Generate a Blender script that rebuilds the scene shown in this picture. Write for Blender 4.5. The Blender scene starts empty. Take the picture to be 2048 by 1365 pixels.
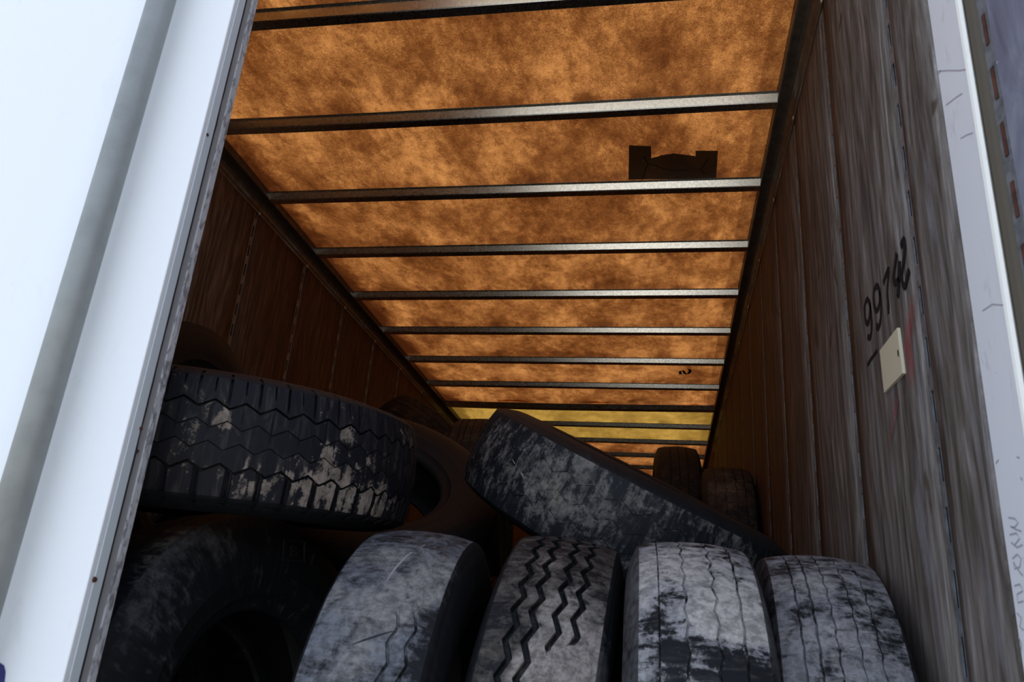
import bpy, bmesh, math, random
from mathutils import Vector, Matrix, noise
random.seed(7)
PI = math.pi
sc = bpy.context.scene
COL = sc.collection

# ---------------------------------------------------------------- camera
FPX = 1602.56
YAW, PIT, ROL = -0.2028, 0.3645, 0.0785
fwd = Vector((math.sin(YAW)*math.cos(PIT), math.cos(YAW)*math.cos(PIT), math.sin(PIT)))
rt0 = Vector((math.cos(YAW), -math.sin(YAW), 0))
up0 = rt0.cross(fwd)
RT = rt0*math.cos(ROL) + up0*math.sin(ROL)
UP = -rt0*math.sin(ROL) + up0*math.cos(ROL)
cam = bpy.data.cameras.new('camera')
cam.sensor_width = 36.0
cam.lens = FPX/2048*36
cam.clip_start = 0.05
cam.clip_end = 300
cam.dof.use_dof = True
cam.dof.focus_distance = 3.2
cam.dof.aperture_fstop = 8.0
co = bpy.data.objects.new('camera', cam)
COL.objects.link(co)
co.matrix_world = Matrix(((RT.x, UP.x, -fwd.x, 0), (RT.y, UP.y, -fwd.y, 0), (RT.z, UP.z, -fwd.z, 0), (0, 0, 0, 1)))
sc.camera = co

# ---------------------------------------------------------------- world, sun, exposure
SUN_EL, SUN_AZ = math.radians(50), math.radians(20)      # the sun stands beyond the front of the trailer
w = bpy.data.worlds.new('world'); sc.world = w; w.use_nodes = True
wn = w.node_tree; wn.nodes.clear()
sky = wn.nodes.new('ShaderNodeTexSky'); sky.sky_type = 'NISHITA'
sky.sun_disc = False; sky.sun_elevation = SUN_EL; sky.sun_rotation = SUN_AZ
sky.air_density = 1.0; sky.dust_density = 2.0; sky.ozone_density = 1.0
bgn = wn.nodes.new('ShaderNodeBackground'); bgn.inputs['Strength'].default_value = 0.46
wo = wn.nodes.new('ShaderNodeOutputWorld')
hs = wn.nodes.new('ShaderNodeHueSaturation'); hs.inputs['Saturation'].default_value = 0.62
wn.links.new(sky.outputs[0], hs.inputs['Color']); wn.links.new(hs.outputs[0], bgn.inputs['Color']); wn.links.new(bgn.outputs[0], wo.inputs['Surface'])
sl = bpy.data.lights.new('sun', 'SUN'); sl.energy = 9.0; sl.angle = math.radians(0.6); sl.color = (1.0, 0.95, 0.87)
so = bpy.data.objects.new('sun', sl); COL.objects.link(so)
sd = Vector((math.sin(SUN_AZ)*math.cos(SUN_EL), math.cos(SUN_AZ)*math.cos(SUN_EL), math.sin(SUN_EL)))
so.rotation_euler = sd.to_track_quat('Z', 'Y').to_euler()
so.location = (0, 0, 12)
vs = sc.view_settings
vs.view_transform = 'Standard'; vs.look = 'None'; vs.gamma = 1.0; vs.use_curve_mapping = False
vs.exposure = 0.0

def ray(px, py):
    return RT*((px-1024)/FPX) - UP*((py-682.5)/FPX) + fwd
def on_x(px, py, X): d = ray(px, py); return d*(X/d.x)
def on_y(px, py, Y): d = ray(px, py); return d*(Y/d.y)
def on_z(px, py, Z): d = ray(px, py); return d*(Z/d.z)

# ---------------------------------------------------------------- materials
class NT:
    def __init__(s, name):
        s.m = bpy.data.materials.new(name); s.m.use_nodes = True
        s.t = s.m.node_tree; s.t.nodes.clear()
        s.out = s.t.nodes.new('ShaderNodeOutputMaterial')
    def n(s, typ, **k):
        nd = s.t.nodes.new(typ)
        for a, b in k.items():
            setattr(nd, a, b)
        return nd
    def put(s, sock, v):
        if isinstance(v, bpy.types.NodeSocket): s.t.links.new(v, sock)
        else: sock.default_value = v
    def coord(s, kind='Object'): return s.n('ShaderNodeTexCoord').outputs[kind]
    def mapping(s, v, sc=(1, 1, 1), loc=(0, 0, 0), rot=(0, 0, 0)):
        m = s.n('ShaderNodeMapping'); s.put(m.inputs['Vector'], v)
        m.inputs['Scale'].default_value = sc; m.inputs['Location'].default_value = loc; m.inputs['Rotation'].default_value = rot
        return m.outputs[0]
    def noise(s, v, scale, det=4, rough=0.55, dist=0.0, col=False):
        nd = s.n('ShaderNodeTexNoise'); s.put(nd.inputs['Vector'], v)
        nd.inputs['Scale'].default_value = scale; nd.inputs['Detail'].default_value = det
        nd.inputs['Roughness'].default_value = rough; nd.inputs['Distortion'].default_value = dist
        return nd.outputs['Color' if col else 'Fac']
    def ramp(s, f, stops, interp='LINEAR'):
        r = s.n('ShaderNodeValToRGB'); r.color_ramp.interpolation = interp
        e = r.color_ramp.elements
        while len(e) < len(stops): e.new(0.5)
        for el, (p, c) in zip(e, stops):
            el.position = p; el.color = c if len(c) == 4 else (*c, 1)
        s.put(r.inputs[0], f); return r.outputs[0]
    def step(s, f, a, b):
        r = s.n('ShaderNodeMapRange'); r.interpolation_type = 'SMOOTHSTEP'
        s.put(r.inputs[0], f); r.inputs[1].default_value = a; r.inputs[2].default_value = b
        return r.outputs[0]
    def math(s, op, a, b=0.0, c=None):
        m = s.n('ShaderNodeMath', operation=op); s.put(m.inputs[0], a); s.put(m.inputs[1], b)
        if c is not None: s.put(m.inputs[2], c)
        return m.outputs[0]
    def mix(s, f, a, b, mode='MIX'):
        m = s.n('ShaderNodeMix', data_type='RGBA', blend_type=mode)
        s.put(m.inputs[0], f)
        s.put(m.inputs[6], a if isinstance(a, bpy.types.NodeSocket) else (*a, 1))
        s.put(m.inputs[7], b if isinstance(b, bpy.types.NodeSocket) else (*b, 1))
        return m.outputs[2]
    def sep(s, v):
        x = s.n('ShaderNodeSeparateXYZ'); s.put(x.inputs[0], v); return x.outputs
    def attr(s, name):
        a = s.n('ShaderNodeAttribute', attribute_name=name); return a.outputs['Fac']
    def bump(s, h, strength, dist=0.01, normal=None):
        b = s.n('ShaderNodeBump'); b.inputs['Strength'].default_value = strength; b.inputs['Distance'].default_value = dist
        s.put(b.inputs['Height'], h)
        if normal: s.put(b.inputs['Normal'], normal)
        return b.outputs[0]
    def bsdf(s, color, rough=0.6, metal=0.0, normal=None, spec=0.5, **k):
        p = s.n('ShaderNodeBsdfPrincipled')
        s.put(p.inputs['Base Color'], color if isinstance(color, bpy.types.NodeSocket) else (*color, 1))
        s.put(p.inputs['Roughness'], rough); s.put(p.inputs['Metallic'], metal)
        s.put(p.inputs['Specular IOR Level'], spec)
        if normal: s.put(p.inputs['Normal'], normal)
        s.t.links.new(p.outputs[0], s.out.inputs[0]); return s.m

def plain(name, c, rough=0.6, metal=0.0, spec=0.5):
    return NT(name).bsdf(c, rough, metal, spec=spec)

def mat_wall():
    t = NT('weathered_plywood')
    P = t.coord()
    rnd = t.n('ShaderNodeObjectInfo').outputs['Random']
    off = t.n('ShaderNodeCombineXYZ'); t.put(off.inputs[2], t.math('MULTIPLY', rnd, 37.0)); t.put(off.inputs[1], t.math('MULTIPLY', rnd, 11.0))
    va = t.n('ShaderNodeVectorMath', operation='ADD'); t.put(va.inputs[0], P); t.put(va.inputs[1], off.outputs[0])
    V = va.outputs[0]
    y = t.sep(P)[1]
    g1 = t.noise(t.mapping(V, (1, 7, 0.7)), 3.0, 6, 0.62, 1.2)
    g2 = t.noise(t.mapping(V, (1, 15, 0.9)), 2.4, 10, 0.75, 1.0)
    g3 = t.noise(t.mapping(V, (1, 55, 5)), 3.0, 6, 0.75, 0.5)
    wv = t.n('ShaderNodeTexWave', wave_type='BANDS', bands_direction='Y')
    t.put(wv.inputs['Vector'], t.mapping(V, (1, 1, 0.22))); wv.inputs['Scale'].default_value = 5; wv.inputs['Distortion'].default_value = 18
    wv.inputs['Detail'].default_value = 3; wv.inputs['Detail Scale'].default_value = 1.3
    gr = t.math('ADD', t.math('MULTIPLY', g1, 0.34), t.math('ADD', t.math('MULTIPLY', g2, 0.40), t.math('ADD', t.math('MULTIPLY', wv.outputs['Fac'], 0.08), t.math('MULTIPLY', g3, 0.18))))
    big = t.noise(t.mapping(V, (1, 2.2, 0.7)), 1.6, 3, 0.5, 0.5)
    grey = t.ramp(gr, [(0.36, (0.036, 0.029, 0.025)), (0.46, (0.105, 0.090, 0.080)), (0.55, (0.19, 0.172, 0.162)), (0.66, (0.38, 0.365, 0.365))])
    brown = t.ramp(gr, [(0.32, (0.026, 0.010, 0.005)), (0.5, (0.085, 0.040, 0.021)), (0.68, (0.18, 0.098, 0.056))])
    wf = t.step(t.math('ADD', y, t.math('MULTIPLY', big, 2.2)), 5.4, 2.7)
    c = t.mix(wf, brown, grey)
    pale = t.step(t.noise(t.mapping(V, (1, 6.5, 0.8)), 2.0, 6, 0.65, 1.4), 0.52, 0.70)
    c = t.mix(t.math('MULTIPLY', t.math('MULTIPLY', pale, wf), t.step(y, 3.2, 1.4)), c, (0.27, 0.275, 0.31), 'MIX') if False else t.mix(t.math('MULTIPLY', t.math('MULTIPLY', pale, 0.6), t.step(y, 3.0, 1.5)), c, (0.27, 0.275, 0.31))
    kn = t.step(t.noise(t.mapping(V, (1, 2.6, 1.6)), 3.1, 2, 0.4, 0.8), 0.69, 0.75)
    c = t.mix(t.math('MULTIPLY', kn, 0.75), c, (0.045, 0.028, 0.018))
    dark = t.step(t.noise(t.mapping(V, (1, 4.2, 0.7)), 2.2, 6, 0.65, 0.9), 0.52, 0.68)
    c = t.mix(t.math('MULTIPLY', dark, 0.55), c, (0.05, 0.042, 0.038))
    n = t.bump(gr, 0.5, 0.006)
    return t.bsdf(c, 0.75, 0, n, 0.25)

def mat_door_ply():
    t = NT('stained_door_plywood'); P = t.coord()
    g = t.noise(t.mapping(P, (3, 14, 1.0)), 3, 5, 0.6, 1.0)
    c = t.ramp(g, [(0.3, (0.07, 0.07, 0.10)), (0.5, (0.17, 0.175, 0.235)), (0.72, (0.30, 0.31, 0.38))])
    d = t.step(t.noise(t.mapping(P, (2, 5, 1.1)), 2.4, 3, 0.6, 1.2), 0.54, 0.66)
    c = t.mix(t.math('MULTIPLY', d, 0.5), c, (0.06, 0.055, 0.07))
    sp = t.step(t.noise(P, 60, 2, 0.5), 0.70, 0.76)
    c = t.mix(t.math('MULTIPLY', sp, 0.5), c, (0.6, 0.62, 0.7))
    return t.bsdf(c, 0.7, 0, t.bump(g, 0.3, 0.004), 0.3)

def mat_roof(name, dark, light, mid):
    t = NT(name); P = t.coord()
    x, y, z = t.sep(P)
    f1 = t.noise(t.mapping(P, (130, 190, 1), rot=(0, 0, 0.35)), 1.0, 4, 0.9, 2.0)
    f2 = t.noise(t.mapping(P, (1.25, 0.75, 1)), 15, 6, 0.85, 0.1)
    f3 = t.noise(t.mapping(P, (1.3, 0.75, 1)), 3.2, 4, 0.6, 0.2)
    # dirt that gathers along the bows (they come every 0.598 m)
    ph = t.math('FRACT', t.math('DIVIDE', t.math('SUBTRACT', y, 2.067), 0.598))
    db = t.math('MINIMUM', ph, t.math('SUBTRACT', 1.0, ph))
    dbn = t.math('ADD', db, t.math('MULTIPLY', t.math('SUBTRACT', f3, 0.5), 0.7))
    edge = t.step(dbn, 0.20, 0.02)
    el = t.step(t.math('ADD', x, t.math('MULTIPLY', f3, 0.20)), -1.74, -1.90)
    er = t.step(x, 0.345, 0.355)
    v = t.math('ADD', t.math('MULTIPLY', f1, 1.10), t.math('ADD', t.math('MULTIPLY', f2, 0.50), t.math('MULTIPLY', f3, 0.62)))
    v = t.math('SUBTRACT', v, t.math('MULTIPLY', edge, 0.06))
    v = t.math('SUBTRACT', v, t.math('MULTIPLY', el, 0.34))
    v = t.math('SUBTRACT', v, 0.425)
    c = t.ramp(v, [(0.46, dark), (0.68, mid), (0.90, light)])
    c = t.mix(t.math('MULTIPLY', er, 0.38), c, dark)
    tr = t.n('ShaderNodeBsdfTranslucent'); t.put(tr.inputs['Color'], c)
    di = t.n('ShaderNodeBsdfPrincipled'); di.inputs['Base Color'].default_value = (0.07, 0.035, 0.012, 1); di.inputs['Roughness'].default_value = 0.55
    t.put(di.inputs['Normal'], t.bump(f1, 0.3, 0.003))
    a = t.n('ShaderNodeAddShader')
    t.t.links.new(tr.outputs[0], a.inputs[0]); t.t.links.new(di.outputs[0], a.inputs[1])
    t.t.links.new(a.outputs[0], t.out.inputs[0])
    return t.m

def mat_tyre(name, mud, mud2, cut=0.5, soft=0.12, base=(0.010, 0.011, 0.0135), streak=1.0, fine=1.0):
    """rubber with dried mud; how much mud, or painted highlight, sits where comes from the vertex attribute 'mud'"""
    t = NT(name); P = t.coord(); U = t.coord('UV')
    m = t.attr('mud')
    na = t.noise(P, 22, 6, 0.68, 0.5)
    nb = t.noise(t.mapping(U, (1, 3.5*streak, 1)), 16, 5, 0.65, 0.8)
    nc = t.noise(P, 150*fine, 3, 0.6)
    nn = t.math('ADD', t.math('MULTIPLY', na, 0.5), t.math('ADD', t.math('MULTIPLY', nb, 0.32), t.math('MULTIPLY', nc, 0.18)))
    nn = t.math('ADD', t.math('MULTIPLY', nn, 1.7), -0.35)
    mask = t.step(t.math('ADD', nn, m), cut-soft, cut+soft)
    nv = t.noise(P, 9, 4, 0.6, 0.4)
    mc = t.mix(t.step(t.math('ADD', nv, t.math('MULTIPLY', m, 1.8)), 0.50, 0.80), mud, mud2)
    mc = t.mix(t.math('MULTIPLY', t.step(nc, 0.3, 0.7), 0.35), mc, tuple(v*0.45 for v in mud))
    ng = t.noise(P, 48, 5, 0.7, 0.3)
    mc = t.mix(t.math('MULTIPLY', t.step(ng, 0.62, 0.36), 0.6), mc, tuple(v*0.22 for v in mud))
    film = t.math('MULTIPLY', t.step(nb, 0.45, 0.75), 0.08)
    bc = t.mix(film, base, mud2)
    c = t.mix(mask, bc, mc)
    ro = t.math('ADD', 0.58, t.math('MULTIPLY', mask, 0.35))
    n = t.bump(t.math('ADD', t.math('MULTIPLY', nn, 0.6), t.math('MULTIPLY', mask, 0.4)), 0.35, 0.004)
    return t.bsdf(c, ro, 0, n, 0.17)

def mat_white(name, c=(0.80, 0.82, 0.84), dirt=0.1, dc=(0.30, 0.30, 0.32), scl=1.0, rough=0.45, lo=.58, hi=.75):
    t = NT(name); P = t.coord()
    n1 = t.noise(t.mapping(P, (6*scl, 6*scl, 2*scl)), 3, 5, 0.65, 0.6)
    m = t.step(n1, lo, hi)
    col = t.mix(t.math('MULTIPLY', m, dirt), c, dc)
    sp = t.step(t.noise(P, 45*scl, 3, 0.6), 0.72, 0.78)
    col = t.mix(t.math('MULTIPLY', sp, min(1, dirt*2)), col, (0.10, 0.09, 0.09))
    return t.bsdf(col, rough, 0, t.bump(n1, 0.05, 0.003), 0.4)

def mat_metal(name, c, rough=0.45, metal=0.7, scl=30, var=0.4):
    t = NT(name); P = t.coord()
    n1 = t.noise(P, scl, 5, 0.65)
    col = t.mix(t.step(n1, 0.35, 0.7), c, tuple(v*(1-var) for v in c))
    return t.bsdf(col, t.math('ADD', rough-0.1, t.math('MULTIPLY', n1, 0.2)), metal, t.bump(n1, 0.08, 0.002))

M = {}
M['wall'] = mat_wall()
M['door_ply'] = mat_door_ply()
M['roof'] = mat_roof('fibreglass_roof_amber', (0.013, 0.0031, 0.0007), (0.182, 0.078, 0.0215), (0.054, 0.0168, 0.0037))
M['roof_y'] = mat_roof('fibreglass_roof_yellow', (0.045, 0.024, 0.0037), (0.17, 0.102, 0.0215), (0.092, 0.052, 0.0090))
M['leak'] = mat_roof('painted_light_leak', (0.2, 0.07, 0.02), (0.5, 0.26, 0.08), (0.4, 0.16, 0.05))  # brighter roof colour standing in for light that leaks through tears
M['bow'] = mat_metal('galvanised_bow', (0.95, 0.95, 0.86), 0.28, 1.0, 90, 0.15)
M['rail'] = mat_metal('dull_rail_metal', (0.16, 0.13, 0.10), 0.45, 0.5, 25, 0.35)
M['rivet'] = plain('rivet_metal', (0.55, 0.52, 0.48), 0.4, 0.8)
M['strip'] = mat_metal('slotted_steel', (0.20, 0.215, 0.24), 0.55, 0.25, 40, 0.5)
M['dark'] = plain('dark_gap', (0.01, 0.01, 0.012), 0.9)
M['rust'] = mat_metal('rust', (0.10, 0.035, 0.02), 0.8, 0.0, 40, 0.6)
M['white'] = mat_white('white_door_paint', (0.82, 0.85, 0.88), 0.10)
M['edge'] = mat_white('door_edge_paint', (0.60, 0.66, 0.70), 0.15)
M['post'] = mat_white('scuffed_post_paint', (0.84, 0.88, 0.95), 0.35, (0.34, 0.34, 0.38), 1.6)
M['lip'] = mat_white('post_lip_paint', (0.90, 0.90, 0.86), 0.25, (0.3, 0.27, 0.2), 3)
M['chan'] = plain('grey_seal_channel', (0.30, 0.30, 0.305), 0.6)
M['mott'] = mat_white('mottled_aluminium', (0.50, 0.50, 0.52), 0.75, (0.09, 0.09, 0.105), 6, 0.55, .47, .62)
M['rod'] = mat_metal('galvanised_rod', (0.27, 0.285, 0.28), 0.55, 0.2, 14, 0.15)
M['gasket'] = plain('brown_rubber_gasket', (0.09, 0.075, 0.055), 0.8)
M['ink'] = plain('black_marker', (0.012, 0.011, 0.013), 0.8, spec=0.2)
M['cream'] = mat_white('cream_sticker', (0.66, 0.62, 0.47), 0.12, (0.35, 0.3, 0.2), 4)
def mat_tape():
    t = NT('brown_tape'); P = t.coord()
    a = t.n('ShaderNodeAddShader'); tr = t.n('ShaderNodeBsdfTranslucent'); tr.inputs['Color'].default_value = (0.024, 0.0150, 0.0036, 1)
    p = t.n('ShaderNodeBsdfPrincipled'); p.inputs['Base Color'].default_value = (0.06, 0.04, 0.018, 1); p.inputs['Roughness'].default_value = 0.5
    t.t.links.new(tr.outputs[0], a.inputs[0]); t.t.links.new(p.outputs[0], a.inputs[1]); t.t.links.new(a.outputs[0], t.out.inputs[0])
    return t.m
M['tape'] = mat_tape()
M['lining'] = plain('dark_door_lining', (0.035, 0.024, 0.017), 0.8)
M['pen'] = plain('faded_pen', (0.42, 0.41, 0.47), 0.7)
M['blue'] = plain('blue_lettering', (0.03, 0.03, 0.16), 0.5)
M['floorwood'] = plain('floor_wood', (0.08, 0.05, 0.03), 0.8)
def mat_ground():
    t = NT('gravel_yard'); P = t.coord()
    n1 = t.noise(P, 3, 8, 0.7)
    return t.bsdf(t.mix(n1, (0.20, 0.19, 0.175), (0.36, 0.345, 0.32)), 0.9, 0, t.bump(n1, 0.4, 0.03), 0.2)
M['ground'] = mat_ground()
def mat_red():
    t = NT('red_paint_trace'); P = t.coord()
    n1 = t.noise(t.mapping(P, (1, 30, 5)), 3, 5, 0.7, 0.6)
    tr = t.n('ShaderNodeBsdfTransparent'); p = t.n('ShaderNodeBsdfPrincipled')
    p.inputs['Base Color'].default_value = (0.36, 0.045, 0.05, 1); p.inputs['Roughness'].default_value = 0.8
    mx = t.n('ShaderNodeMixShader')
    e = t.attr('mud')
    t.put(mx.inputs[0], t.math('MULTIPLY', t.step(n1, 0.34, 0.56), t.math('MULTIPLY', e, 0.7)))
    t.t.links.new(tr.outputs[0], mx.inputs[1]); t.t.links.new(p.outputs[0], mx.inputs[2]); t.t.links.new(mx.outputs[0], t.out.inputs[0])
    return t.m
M['red'] = mat_red()

# ---------------------------------------------------------------- helpers
def link(name, me, mat, parent=None, loc=None):
    o = bpy.data.objects.new(name, me); COL.objects.link(o)
    if mat is not None and not me.materials: me.materials.append(mat)
    if parent: o.parent = parent
    if loc is not None: o.location = loc
    return o
def mesh(name, vs_, fs, smooth=False):
    me = bpy.data.meshes.new(name); me.from_pydata([tuple(v) for v in vs_], [], fs); me.update()
    bm = bmesh.new(); bm.from_mesh(me); bmesh.ops.recalc_face_normals(bm, faces=bm.faces); bm.to_mesh(me); bm.free()
    if smooth: me.polygons.foreach_set('use_smooth', [True]*len(me.polygons))
    return me
def box_data(x0, x1, y0, y1, z0, z1, base=0):
    v = [(x0, y0, z0), (x1, y0, z0), (x1, y1, z0), (x0, y1, z0), (x0, y0, z1), (x1, y0, z1), (x1, y1, z1), (x0, y1, z1)]
    f = [(0, 3, 2, 1), (4, 5, 6, 7), (0, 1, 5, 4), (1, 2, 6, 5), (2, 3, 7, 6), (3, 0, 4, 7)]
    return v, [tuple(i+base for i in q) for q in f]
def boxes(name, lst, mat, parent=None, bevel=0.0):
    V, F = [], []
    for b in lst:
        v, f = box_data(*b, base=len(V)); V += v; F += f
    me = mesh(name, V, F)
    if bevel:
        bm = bmesh.new(); bm.from_mesh(me)
        bmesh.ops.bevel(bm, geom=bm.edges[:], offset=bevel, segments=2, affect='EDGES', profile=0.5)
        bm.to_mesh(me); bm.free()
    return link(name, me, mat, parent)
def extrude(name, prof, axis, a, b, mat, parent=None, smooth=False, nseg=1, warp=None):
    """closed profile (list of 2D) swept along an axis from a to b"""
    V, F = [], []; n = len(prof)
    for k in range(nseg+1):
        s = a+(b-a)*k/nseg
        for (p, q) in prof:
            c = {'x': (s, p, q), 'y': (p, s, q), 'z': (p, q, s)}[axis]
            if warp: c = warp(*c)
            V.append(c)
    for k in range(nseg):
        for i in range(n):
            j = (i+1) % n
            F.append((k*n+i, k*n+j, (k+1)*n+j, (k+1)*n+i))
    F.append(tuple(range(n-1, -1, -1))); F.append(tuple(nseg*n+i for i in range(n)))
    return link(name, mesh(name, V, F, smooth), mat, parent)
def empty(name, loc=(0, 0, 0)):
    o = bpy.data.objects.new(name, None); COL.objects.link(o); o.location = loc; o.empty_display_size = 0.1
    return o
def tag(o, label, cat, group=None):
    o['label'] = label; o['category'] = cat
    if group: o['group'] = group
    return o
def struct(o, label=None):
    o['kind'] = 'structure'
    if label: o['label'] = label
    return o
def ribbon(name, pts, width, nrm, mat, parent=None, thick=0.0008):
    """thin painted stroke: a polyline of 3D points lying on a surface with the normal nrm"""
    V, F = [], []; n = len(pts)
    for i, p in enumerate(pts):
        d = (pts[min(i+1, n-1)]-pts[max(i-1, 0)]).normalized()
        s = d.cross(nrm).normalized()
        wd = (width[i] if isinstance(width, (list, tuple)) else width)*0.5
        if i in (0, n-1): p = p + d*(wd*0.6)*(1 if i else -1)
        V += [p+s*wd+nrm*thick, p-s*wd+nrm*thick]
    for i in range(n-1):
        a = 2*i; F.append((a, a+1, a+3, a+2))
    me = bpy.data.meshes.new(name); me.from_pydata([tuple(v) for v in V], [], F)
    return link(name, me, mat, parent)

# ---------------------------------------------------------------- the trailer's measures
XL, XR = -1.982, 0.418          # inner edges of the roof rails
WL, WR = -2.045, 0.483          # plywood faces
ZB = 2.047; ZR = ZB+0.022       # bow line and roof sheet
FL = -0.78                      # floor
Y0, YF = 1.30, 14.2             # rear edge of the lining, front wall
BY, BS = 2.068, 0.598           # first bow in view and the spacing
YD = 1.17                       # outer face of the rear doors

# ground, floor, far wall
g = boxes('ground', [(-60, 60, -60, 60, -2.2, -2.0)], M['ground']); struct(g, 'pale gravel yard behind the trailer')
f = empty('floor'); struct(f)
nb = 10
fw = (WR+0.05-(WL-0.05))/nb
for i in range(nb):
    boxes('floor_plank', [(WL-0.05+fw*i+0.002, WL-0.05+fw*(i+1)-0.002, Y0-0.1, YF, FL-0.04, FL)], M['floorwood'], f)
boxes('floor_frame', [(WL-0.07, WR+0.07, Y0-0.12, YF+0.05, FL-0.16, FL-0.042)], M['rail'], f)
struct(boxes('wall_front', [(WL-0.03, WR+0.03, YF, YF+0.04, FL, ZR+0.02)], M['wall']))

# side walls: plywood panels between recessed slotted strips
SEAM0 = 1.524
def slotted(name, x0, x1, yc, z0, z1, parent, mat=M['strip'], hw=0.0163, sw=0.0075, sl=0.062, pitch=0.107, ph=0.0):
    L = [(x0, x1, yc-hw, yc-sw, z0, z1), (x0, x1, yc+sw, yc+hw, z0, z1)]
    z = z0+0.02+ph
    L.append((x0, x1, yc-sw, yc+sw, z0, z))
    while z+pitch < z1:
        L.append((x0, x1, yc-sw, yc+sw, z+sl, z+pitch)); z += pitch
    return boxes(name, L, mat, parent)
for side in (1, -1):
    X = WR if side > 0 else WL
    wl = empty('wall_right' if side > 0 else 'wall_left'); struct(wl)
    xa, xb = sorted((X+side*0.016, X+side*0.045))
    boxes('outer_skin', [(xa, xb, Y0, YF, FL, ZR+0.01)], M['dark'], wl)
    seams = [SEAM0+BS*k for k in range(22)]
    if side < 0: seams = [BY+0.005-BS+BS*k for k in range(22)]
    ya = Y0
    for k, s in enumerate(seams+[YF]):
        yb = min(s, YF)
        xa, xb = sorted((X, X+side*0.012))
        ye = yb-(0.0165 if s < YF else 0)
        ys = ya+(0.0165 if k else 0)
        if ye-ys > 0.02:
            # slightly bowed sheet
            V, F = [], []; ny, nz = 6, 12
            rr = random.Random(k*7+side)
            for lay in (0, 1):
                for a in range(ny+1):
                    for b in range(nz+1):
                        fy = ys+(ye-ys)*a/ny; fz = FL+(ZR-0.03-FL)*b/nz
                        bulge = 0.004*math.sin(PI*a/ny)*(0.6+0.4*math.sin(b*0.9+k))
                        jag = 0.003*noise.noise((fz*9, k*3.1, side)) if a in (0, ny) else 0
                        V.append((X+side*(0.012 if lay else -bulge), fy+jag, fz))
            N = (ny+1)*(nz+1)
            for a in range(ny):
                for b in range(nz):
                    i = a*(nz+1)+b
                    F.append((i, i+1, i+nz+2, i+nz+1)); F.append((N+i, N+i+nz+1, N+i+nz+2, N+i+1))
            for b in range(nz):
                F.append((b, N+b, N+b+1, b+1)); i = ny*(nz+1)+b; F.append((i, i+1, N+i+1, N+i))
            for a in range(ny):
                i = a*(nz+1); F.append((i, i+nz+1, N+i+nz+1, N+i)); j = i+nz; F.append((j, N+j, N+j+nz+1, j+nz+1))
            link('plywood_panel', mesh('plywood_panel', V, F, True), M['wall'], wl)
        if s < YF-0.1:
            xs = sorted((X+side*0.001, X+side*0.004))
            xk = sorted((X+side*0.0055, X+side*0.0065))
            boxes('dark_slot_backing', [(xk[0], xk[1], s-0.014, s+0.014, FL, ZB-0.05)], M['dark'], wl)  # black sheet added behind the slots to make them read dark
            slotted('slotted_strip', xs[0], xs[1], s, FL+0.02, ZB-0.06, wl, ph=0.03*(k % 3))
        ya = yb

# roof rails with rivets
def rail(side):
    o = WR if side > 0 else WL; i = XR if side > 0 else XL
    P = [(i, ZR+0.012), (i, ZB-0.012), (i+side*0.004, ZB-0.016), (i+side*0.018, ZB-0.017), (i+side*0.032, ZB-0.022),
         (i+side*0.043, ZB-0.032), (i+side*0.050, ZB-0.046), (i+side*0.053, ZB-0.062), (o-side*0.006, ZB-0.070),
         (o-side*0.004, ZB-0.082), (o+side*0.001, ZB-0.082), (o+side*0.001, ZR+0.012)]
    ob = extrude('trim_1' if side > 0 else 'trim_2', P, 'y', Y0-0.02, YF, M['rail'])
    struct(ob, 'dark metal roof rail along the %s wall' % ('right' if side > 0 else 'left'))
    for k in range(-1, 20):
        y = BY+BS*k
        bm = bmesh.new(); bmesh.ops.create_uvsphere(bm, u_segments=10, v_segments=6, radius=0.010)
        bmesh.ops.transform(bm, matrix=Matrix.Diagonal((0.5, 1, 1, 1)), verts=bm.verts)
        me = bpy.data.meshes.get('rivet_mesh')
        if not me:
            me = bpy.data.meshes.new('rivet_mesh'); bm.to_mesh(me)
        bm.free()
        link('rivet', me, M['rivet'], ob, (o-side*0.006, y+0.02, ZB-0.077))
    return ob
rail(1); rail(-1)

# ceiling: bows, roof sheets, patch
ceil = empty('ceiling'); struct(ceil, 'translucent fibreglass roof on steel bows')
hat = [(-0.030, ZR-0.001), (-0.030, ZR-0.004), (-0.015, ZR-0.005), (-0.004, ZR-0.034), (-0.001, ZR-0.037), (0.036, ZR-0.039),
       (0.039, ZR-0.037), (0.047, ZR-0.005), (0.058, ZR-0.004), (0.058, ZR-0.001)]
for k in range(0, 21):
    y = BY+BS*k
    if y > YF-0.2: break
    rr = random.Random(k)
    tilt = rr.uniform(-0.004, 0.004)
    dz = 0.0; dy = 0.0
    if k == 1: dz, dy = -0.016, 0.0
    if k == 8: dz, dy = -0.012, 0.012
    hk = hat if k != 8 else [(p*1.45, q) for p, q in hat]
    def wp(x, yy, z, dz=dz, tilt=tilt, dy=dy, k=k):
        s = (x-XL)/(XR-XL)
        b = math.sin(PI*s)
        kink = 0.0
        if k == 1 and s > 0.45: kink = 0.010*math.sin(min(1, (s-0.45)/0.3)*PI/2)
        return (x, yy+tilt*(s-0.5)*2+dy*b+kink*0.5, z+dz*b*(1-s)*0.8+kink*0.0)
    extrude('roof_bow', [(y+p, q) for p, q in hk], 'x', XL-0.002, XR+0.002, M['bow'], ceil, False, 24, wp)
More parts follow.
